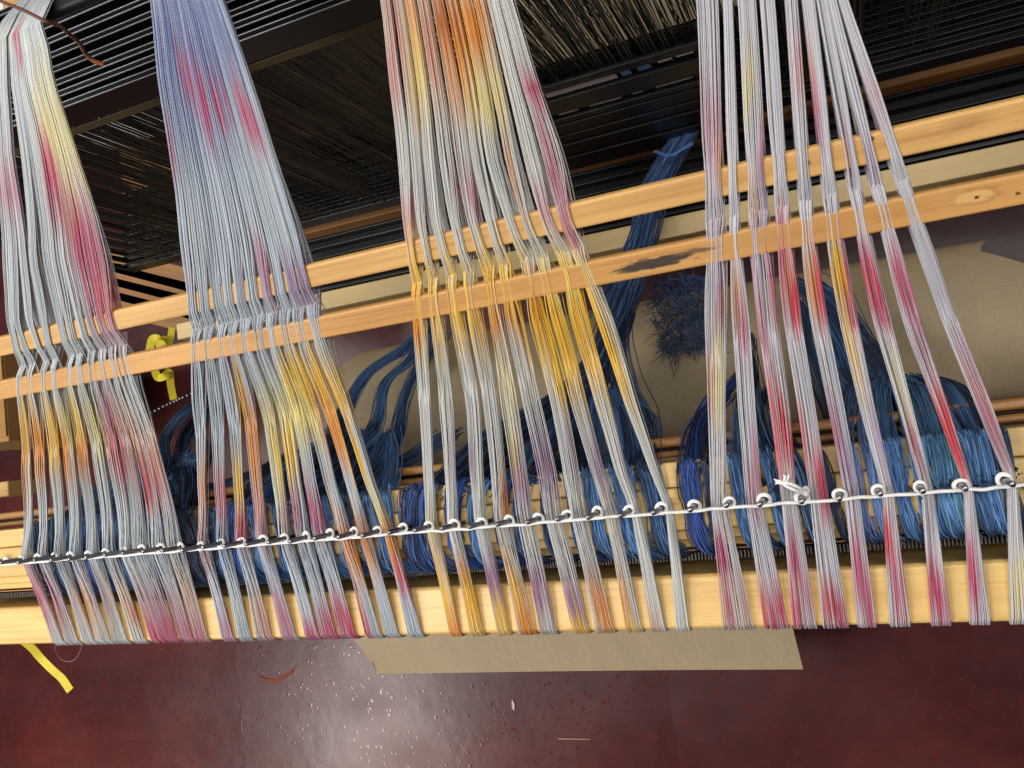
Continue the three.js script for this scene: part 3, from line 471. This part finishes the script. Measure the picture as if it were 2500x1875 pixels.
// ------------------------------------------------------------------ brown paper
const kraftTex = dataTex(512, 512, (i, j) => { const a = fbm(i * .02, j * .02, 3), b = fbm(i * .4, j * .4, 2), c = fbm(i * .9, j * .9, 2), d = .92 + .08 * a + .12 * (b - .5) + .1 * (c - .5); return [208 * d, 188 * d, 154 * d]; });
kraftTex.repeat.set(4, 4);
const kraftMat = new THREE.MeshStandardMaterial({ map: kraftTex, roughness: .75, side: THREE.DoubleSide });
{
  const o = thing('brown_paper', 'roll of brown kraft paper with a loose sheet hanging below the front beam', 'paper roll');
  const yc = .49, zc = -.137, R0 = .086;
  const sheet = (nu, nv, f) => { const p = [], uv = [], idx = []; for (let j = 0; j <= nv; j++) for (let i = 0; i <= nu; i++) { const q = f(i / nu, j / nv); p.push(q.x, q.y, q.z); uv.push(q.x, q.y + q.z); if (i < nu && j < nv) { const a = j * (nu + 1) + i; idx.push(a, a + 1, a + nu + 1, a + 1, a + nu + 2, a + nu + 1); } } const g = new THREE.BufferGeometry(); g.setAttribute('position', new THREE.Float32BufferAttribute(p, 3)); g.setAttribute('uv', new THREE.Float32BufferAttribute(uv, 2)); g.setIndex(idx); g.computeVertexNormals(); return g; };
  const bulge = (x, t) => .0022 * (fbm(x * 7, t * 2, 2) - .5);
  mesh('roll', sheet(60, 64, (a, b) => { const t = b * Math.PI * 2, tt = t > Math.PI ? t - Math.PI * 2 : t, x = -.262 + a * (.782 + .10 * Math.max(0, Math.min(1, (tt + .9) / .9))), r = R0 + bulge(x, t); return V(x + .01 * Math.sin(t * 3), yc + r * Math.cos(t), zc + r * Math.sin(t)); }), kraftMat, o);
  mesh('outer_layer', sheet(90, 30, (a, b) => { const t = -.12 + b * 2.2, x = -.264 + a * 1.4, r = R0 + .0016 + .0012 * Math.exp(-b * 9) + bulge(x, t); return V(x, yc + r * Math.cos(t), zc + r * Math.sin(t)); }), kraftMat, o);
  const e0 = px(872, 1600, .2), e1 = px(1960, 1630, .2);
  mesh('hanging_sheet', sheet(120, 26, (a, b) => {
    const ef = px(1400, 1640, .2).z, z = -.1 + (ef + .1) * b, up = .26 * Math.min(1, (ef - Math.max(z, .03)) / (ef - .03)), xl = e0.x + .62 * up; let x = xl + (e1.x - xl) * a;   // torn edge runs aslant
    if (a < .05) x += (1 - a / .05) * (.012 * fbm(b * 22, 3, 3) - .004) + (b > .8 ? (b - .8) / .2 * .05 * (1 - a / .05) : 0);
    const zz = Math.max(z, .03), drop = Math.min(1, (ef - zz) / (ef - .03));
    return V(x, .2 + .26 * drop + (z < .03 ? (.03 - z) * .1 : 0) + .004 * Math.sin(a * 4 + b * 2) * b, z + .004 * (.5 - a) * b);
  }), kraftMat, o);
}
// ------------------------------------------------------------------ the blue warp
const BL = { n: S(46, 62, 96), k: S(48, 54, 74), r: S(62, 96, 182), s: S(112, 158, 210), b: S(80, 122, 178), p: S(118, 138, 198), g: S(114, 124, 150), t: S(72, 124, 140), d: S(64, 94, 134) };
function yarns(fib, ctl, spread, n, cols, rad = .00062, seg = 26, wob = .0012) {
  for (let i = 0; i < n; i++) {
    const a = gauss() * .6, b = gauss() * .6, c0 = BL[cols[Math.floor(rnd() * cols.length)]], tone = rr(.65, 1.25), ph = rr(0, 90);
    const pts = ctl.map((p, k) => { const s = Array.isArray(spread) ? spread[k] : spread; return V(p.x + a * s + gauss() * wob, p.y + b * s * .35 + gauss() * wob * .4, p.z + b * s * .5 + gauss() * wob); });
    const c = new THREE.Color(); fib.tube(spline(pts, seg), rad * rr(.8, 1.1), (k, p) => { const l = tone * (.85 + .3 * vn(p.x * 90 + p.z * 90 + ph, i)); c.setRGB(c0.r * l, c0.g * l, c0.b * l); return c; });
  }
}
// clumps lying over the raddle boards: [photo u at the pegs, u behind, width px, count, colours]
const CL = [[64, 100, 14, 14, 'dn'], [98, 150, 12, 12, 'td'], [136, 200, 16, 14, 'bsd'], [172, 240, 14, 16, 'rbp'], [212, 290, 16, 16, 'rpb'], [246, 320, 14, 12, 'pgb'], [284, 350, 16, 16, 'sb'], [322, 385, 16, 16, 'sbd'], [362, 410, 16, 16, 'sbn'], [408, 430, 14, 14, 'dn'], [446, 452, 14, 14, 'nk'],
  [498, 545, 10, 12, 'nk'], [520, 580, 14, 14, 'psb'], [560, 620, 14, 16, 'rb'], [612, 650, 14, 16, 'sb'], [668, 700, 16, 14, 'dns'], [720, 760, 12, 12, 'nkd'], [770, 800, 12, 12, 'bs'], [825, 835, 14, 14, 'sdn'], [872, 890, 12, 14, 'sbd'], [918, 940, 16, 16, 'sb'],
  [990, 1048, 20, 26, 'nrbk'], [1032, 1085, 14, 14, 'gp'], [1085, 1150, 18, 22, 'rr'], [1140, 1215, 16, 22, 'bsd'], [1205, 1280, 14, 18, 'rn'], [1248, 1330, 12, 12, 'nb'], [1318, 1375, 12, 14, 'nkb'], [1388, 1410, 14, 14, 'bd'], [1440, 1445, 16, 20, 'bds'], [1520, 1510, 22, 30, 'bds'], [1590, 1570, 20, 26, 'ndb'],
  [1680, 1690, 24, 30, 'rrn'], [1722, 1735, 8, 6, 'nk'], [1800, 1800, 20, 22, 'bds'], [1832, 1828, 18, 20, 'bsn'], [1885, 1862, 18, 24, 'sbn'], [1960, 1900, 20, 22, 'nsk'], [2030, 1960, 10, 9, 'kn'], [2090, 2065, 18, 16, 'dpb'], [2140, 2115, 18, 18, 'ps'], [2200, 2170, 26, 26, 'sb'], [2255, 2230, 18, 20, 'sb'], [2300, 2270, 20, 24, 'tsb'], [2335, 2300, 18, 20, 'ts'], [2392, 2345, 22, 28, 'sbd'], [2425, 2390, 16, 18, 'bs'], [2470, 2425, 20, 24, 'nkd']];
const cName = { n: 'navy', k: 'blackish blue', r: 'royal blue', s: 'sky blue', b: 'mid blue', p: 'periwinkle', g: 'grey blue', t: 'teal', d: 'dark slate blue' };
CL.forEach(([u, ub, w, n, cols], i) => {
  const f = new Fibres(4), q = px(u, 1368 - .0788 * u - 16, RY), sw = Math.abs(px(u + w, 1200, RY).x - px(u, 1200, RY).x) * (u < 1000 ? 1.8 : u < 1650 ? 1.45 : 1.15);
  const back = px(ub, 1368 - .0788 * ub - 16 - 96 * (.45 + .00022 * ub), .845), lx = (back.x - q.x), ls = Math.max(-1.2, Math.min(1.2, lx / .05));
  const lo = px(ub + (ub - u) * .8, 1368 - .0788 * ub - 230 * (.5 + .0002 * ub), .78);
  const tr = u < 470 ? px(455, 1120, .77) : u < 970 ? px(960 - (960 - u) * .25, 1060, .72) : u < 1640 ? px(1480 + (u - 1480) * .18, 960, .70) : u < 1760 ? px(1762, 960, .735) : u < 2040 ? px(1832 + (u - 1832) * .2, 960, .70) : px(2130 + (u - 2130) * .35, 930, .69);
  yarns(f, [tr, lo.lerp(tr, .35), back, V(q.x + lx * .45, BY + .0022, -.033), V(q.x + lx * .08, BY + .0036, -.012), V(q.x, BY + .0030, .004), V(q.x - lx * .02 + .001, BY + .0022, .0195), V(q.x + .004, BY - .005, .0330), V(q.x + .010, BY - .022, .0395), V(q.x + .017, BY - .065, .0425)], [.018, sw * 1.6, sw * 1.4, sw * 1.3, sw * 1.2, sw * .95, sw * 1.15, sw * 1.2, sw * 1.2, sw], Math.round(n * (u < 1000 ? 4 : u < 1650 ? 3 : 2.2)) + 8, cols, .00048, 34, .0017);
  single('blue_yarn_clump', f.geo(), blueMat, cName[cols[0]] + ' yarn clump draped over the raddle board, ' + ORD[Math.min(i, 39)].replace('40th', (i + 1) + 'th') + ' from the cardboard box end', 'yarn clump', 'blue yarn clumps over the raddle board');
});
function hank(label, list, name = 'blue_yarn_hank') { const f = new Fibres(4); for (const [pts, sp, n, cols, wob] of list) yarns(f, pts.map(p => px(...p)), sp, n > 20 ? Math.round(n * 1.5) : n, cols, .0005, 40, wob ?? .0026); return single(name, f.geo(), blueMat, label, 'yarn hank', 'blue yarn hanks behind the raddle'); }
hank('dark blue yarn hank curving beside the yellow ribbon towards the raddle', [
  [[[520, 960, .70], [455, 1005, .74], [405, 1070, .76], [400, 1150, .79], [340, 1225, .82], [240, 1255, .84], [120, 1285, .85]], [.02, .016, .014, .014, .012, .01, .01], 60, 'dnk'],
  [[[540, 990, .70], [470, 1040, .73], [440, 1110, .76], [450, 1190, .80], [445, 1260, .85]], [.02, .02, .02, .018, .012], 50, 'dnkb'],
  [[[520, 1080, .72], [480, 1170, .76], [400, 1215, .80], [300, 1235, .82], [200, 1270, .85]], [.02, .014, .012, .01, .01], 46, 'nk'],
  [[[700, 1120, .74], [600, 1165, .77], [500, 1195, .79], [420, 1220, .82], [330, 1245, .84]], [.02, .018, .014, .012, .012], 46, 'nkd']]);
hank('dark slate blue hank spreading in curved locks over the brown paper roll', [
  [[[1060, 780, .66], [990, 850, .66], [900, 910, .67], [850, 990, .68], [800, 1110, .76], [700, 1190, .83]], [.018, .014, .012, .014, .03, .04], 70, 'dnb'],
  [[[1060, 800, .66], [1000, 880, .66], [940, 940, .67], [920, 1030, .68], [850, 1120, .76], [780, 1200, .83]], [.016, .012, .010, .012, .02, .04], 50, 'dbn'],
  [[[1080, 820, .66], [1020, 900, .66], [985, 980, .67], [970, 1060, .70], [930, 1130, .77], [870, 1200, .83]], [.016, .012, .010, .014, .02, .03], 46, 'bdn'],
  [[[1100, 1060, .74], [980, 1130, .76], [860, 1150, .77], [720, 1170, .78], [600, 1200, .80]], [.02, .02, .02, .02, .02], 60, 'nkd']]);
hank('deep blue tied hank hanging from the shafts down to the raddle', [
  [[[1690, 300, .62], [1640, 380, .62], [1600, 460, .62], [1575, 560, .63], [1545, 650, .64], [1500, 760, .66]], [.016, .018, .020, .020, .024, .03], 110, 'dnb'],
  [[[1530, 700, .65], [1490, 800, .67], [1440, 900, .69], [1300, 1020, .74], [1200, 1100, .79], [1120, 1180, .85]], [.02, .02, .022, .03, .04, .04], 90, 'nkb'],
  [[[1520, 720, .65], [1500, 830, .67], [1520, 930, .69], [1560, 1020, .74], [1560, 1100, .80], [1555, 1160, .86]], [.02, .02, .02, .018, .02, .02], 70, 'dnb'],
  [[[1520, 760, .65], [1480, 900, .68], [1440, 1000, .72], [1400, 1080, .78], [1385, 1170, .85]], [.02, .02, .02, .02, .02], 60, 'kn'],
  [[[1600, 370, .64], [1640, 378, .655], [1690, 350, .65]], [.003, .003, .003], 16, 'b', .001],
  [[[1540, 960, .72], [1570, 990, .73], [1610, 1030, .73], [1615, 1060, .73], [1590, 1075, .74], [1575, 1060, .76]], [.004, .008, .012, .012, .008, .004], 7, 'bd', .003]]);
hank('blue and teal hank fanning out under the red flecked warp section', [
  [[[1960, 690, .64], [2020, 730, .65], [2060, 800, .66], [2110, 900, .68], [2180, 1000, .74], [2260, 1090, .80], [2330, 1160, .86]], [.02, .02, .02, .022, .03, .04, .04], 90, 'dnb'],
  [[[1980, 700, .64], [2060, 760, .65], [2120, 850, .67], [2220, 960, .71], [2330, 1040, .76], [2400, 1100, .82], [2440, 1160, .86]], [.014, .012, .012, .012, .016, .02, .02], 60, 'nk'],
  [[[1990, 740, .64], [2040, 860, .66], [2130, 980, .71], [2200, 1060, .78], [2270, 1150, .85]], [.02, .02, .024, .03, .03], 50, 'tdb'],
  [[[1820, 820, .66], [1830, 930, .68], [1835, 1030, .74], [1850, 1110, .80], [1860, 1170, .86]], [.012, .016, .02, .02, .022], 60, 'kn'],
  [[[1960, 740, .64], [1990, 860, .66], [2040, 990, .70], [2080, 1080, .78], [2100, 1160, .85]], [.02, .02, .02, .02, .02], 36, 'nd'],
  [[[1820, 900, .69], [1750, 980, .74], [1700, 1040, .79], [1690, 1100, .83], [1688, 1150, .86]], [.008, .008, .01, .014, .014], 30, 'rn']]);
{ // fuzzy blue ball of thrums on the paper
  const f = new Fibres(4); const c0 = px(1665, 780, .60);
  for (let i = 0; i < 900; i++) { const pts = []; let p = V(rr(-.030, .030), rr(-.014, .012), rr(-.046, .036)), d = V(gauss(), gauss() * .5, gauss()).multiplyScalar(.002); for (let k = 0; k < 6; k++) { pts.push(p.clone().add(c0)); d.add(V(gauss(), gauss() * .5, gauss()).multiplyScalar(.0018)); p = p.clone().add(d); } const c1 = BL['dnb'[i % 3]], t = rr(.6, 1.15), c = new THREE.Color(c1.r * t, c1.g * t, c1.b * t); f.tube(spline(pts, 14), .00032, () => c); }
  single('yarn_tangle', f.geo(), blueMat, 'fuzzy tangle of dark blue thrums resting on the brown paper', 'yarn tangle');
}
// ------------------------------------------------------------------ yellow ribbons
const yellowMat = new THREE.MeshStandardMaterial({ color: S(226, 206, 52), roughness: .6, side: THREE.DoubleSide });
function ribbon(pts, w, n = 60) { // flat tape along pts
  const c = spline(pts, n), g = new RoundedBoxGeometry(1, 1, 1, 1, .1), p = [], idx = [];
  for (let k = 0; k < c.length; k++) { const T = c[Math.min(n, k + 1)].clone().sub(c[Math.max(0, k - 1)]).normalize(), e = EYE.clone().sub(c[k]).normalize().lerp(V(.3, .6, .4), .5), A = T.clone().cross(e).normalize().multiplyScalar(w / 2), B = A.clone().cross(T).normalize().multiplyScalar(.0008);
    for (const [a, b] of [[-1, 1], [1, 1], [1, -1], [-1, -1]]) { const q = c[k].clone().addScaledVector(A, a).addScaledVector(B, b); p.push(q.x, q.y, q.z); } }
  for (let k = 0; k < c.length - 1; k++) for (let q = 0; q < 4; q++) { const a = 4 * k + q, b = 4 * k + (q + 1) % 4; idx.push(a, a + 4, b, b, a + 4, b + 4); }
  idx.push(0, 1, 2, 0, 2, 3); const m = 4 * (c.length - 1); idx.push(m, m + 2, m + 1, m, m + 3, m + 2);
  const geo = new THREE.BufferGeometry(); geo.setAttribute('position', new THREE.Float32BufferAttribute(p, 3)); geo.setIndex(idx); const ng = geo.toNonIndexed(); ng.computeVertexNormals(); return ng;
}
{
  const o = thing('yellow_tape', 'yellow cotton tape tied in a bow round the pale stretcher', 'tape');
  const Y = (u, v, y = .43) => px(u, v, y);
  mesh('bow_loop', ribbon([Y(362, 872), Y(366, 850), Y(372, 828), Y(384, 826), Y(390, 845), Y(396, 866, .44), Y(400, 880, .44)], .013), yellowMat, o);
  mesh('bow_loop', ribbon([Y(420, 800), Y(416, 826), Y(408, 850, .44), Y(398, 842, .45), Y(392, 832, .45), Y(404, 828, .44), Y(414, 842), Y(410, 868), Y(412, 890)], .011), yellowMat, o);
  mesh('tail', ribbon([Y(378, 905, .42), Y(386, 922, .41), Y(402, 918, .41), Y(412, 908, .40), Y(417, 940, .37), Y(424, 976, .34)], .013), yellowMat, o);
}
single('yellow_tape_end', ribbon([px(30, 1545, .62), px(76, 1580, .60), px(100, 1607, .59), px(130, 1637, .585), px(150, 1655, .58), px(172, 1686, .58)], .0115), yellowMat, 'loose yellow cotton tape end hanging below the front beam', 'tape');
{ // steel bead chain
  const o = thing('bead_chain', 'thin steel bead chain hooked to the yellow tape tail', 'chain'), g = new THREE.SphereGeometry(.0042, 12, 8), pts = spline([px(370, 1008, .34), px(400, 992, .34), px(426, 980, .34), px(448, 970, .34), px(480, 955, .34)], 12);
  for (const p of pts) mesh('bead', g, pegMat, o).position.copy(p);
}
// ------------------------------------------------------------------ left side things
{
  const card = new THREE.MeshStandardMaterial({ map: kraftTex, color: S(214, 176, 124), roughness: .8 });
  const o = thing('cardboard_box', 'brown cardboard box standing beside the loom under the warp end', 'box');
  const a = px(14, 850, .42), b = px(250, 1040, .42);
  mesh('body', bar(a.x - .25, b.x - .25, .1, .42, a.z, b.z, .003), card, o); mesh('flap', bar(a.x - .25, b.x - .25, .421, .4245, a.z + .01, (a.z + b.z) / 2 - .004, .001), card, o); mesh('flap', bar(a.x - .25, b.x - .25, .421, .4245, (a.z + b.z) / 2 + .004, b.z - .01, .001), card, o);
  // slatted bench behind it
  const be = thing('slatted_bench', 'brown slatted wooden bench behind the pale stretcher', 'bench');
  const benchWood = woodMat([150, 108, 62], [96, 62, 30], { k: .8, rough: .6, seedv: 71, gl: .2 });
  for (let k = 0; k < 4; k++) { const p = px(285, 640 + 33 * k, .30), q = px(520, 700 + 33 * k, .30), L = p.distanceTo(q); const g = bar(-.1, L, -.02, 0, -.024, .024, .003); const m = mesh('slat', g, benchWood, be); m.position.copy(p); m.rotation.y = -Math.atan2(q.z - p.z, q.x - p.x); }
  const pk = px(345, 690, .28); mesh('leg', bar(pk.x - .03, pk.x + .03, .002, .275, pk.z - .03, pk.z + .03, .004), benchWood, be);
  // loom side foot
  const s0 = px(40, 1190, .62); mesh('side_rail', bar(s0.x - .30, s0.x - .02, .55, .62, s0.z - .012, s0.z + .012, .003), frameWood, loom);
  // brown board seen through the heddles
  const k0 = px(290, 360, .25), k1 = px(470, 480, .25); single('brown_board', bar(k0.x, k1.x, .22, .25, k0.z, k1.z, .002), new THREE.MeshStandardMaterial({ map: kraftTex, color: S(220, 180, 130), roughness: .8 }), 'flat brown board lying low behind the black shafts', 'board');
  single('floor_paper', bar(-.35, 1.3, .006, .010, -1.7, -.62, .001), kraftMat, 'wide brown paper sheet on the floor behind the black shafts', 'paper sheet');
  // white carton beyond the castle
  const w0 = px(18, 30, .8); single('white_carton', bar(w0.x - .35, w0.x + .1, .5, .8, w0.z - .35, w0.z + .05, .004), new THREE.MeshStandardMaterial({ color: S(228, 230, 230), roughness: .7 }), 'plain white carton standing beyond the castle top', 'carton');
  const t0 = px(60, 14, 1.0); mesh('castle_rear_rail', bar(t0.x - .03, t0.x + .10, .9, 1.0, t0.z - .06, t0.z + .012, .003), frameWood, loom);
}
{ // rusty wire-thin cord dangling over the warp
  const f = new Fibres(6), c = S(104, 62, 44), c2 = S(150, 82, 48);
  f.tube(spline([px(-40, -20, 1.17), px(0, 2, 1.165), px(60, 26, 1.16), px(112, 52, 1.155), px(128, 57, 1.15), px(145, 62, 1.145), px(170, 84, 1.13), px(194, 105, 1.12), px(210, 132, 1.11), px(228, 148, 1.105), px(252, 157, 1.10)], 60), t => .0009 + .0007 * t, (k) => k > 52 ? c2 : c);
  single('rust_cord', f.geo(), new THREE.MeshStandardMaterial({ vertexColors: true, roughness: .7 }), 'rust brown leather cord dangling over warp and black shafts', 'cord');
  const g = new Fibres(4), gc = S(120, 112, 112);
  g.tube(spline([px(134, 1572, .85), px(136, 1590, .845), px(148, 1609, .84), px(170, 1615, .84), px(190, 1602, .845), px(201, 1572, .85)].map(p => p.setZ(Math.max(p.z, BEAM_Z1 + .001))), 30), .0004, () => gc);
  single('stray_thread', g.geo(), threadMat, 'single grey thread looping below the front beam', 'thread');
}
renderer.render(scene, camera);
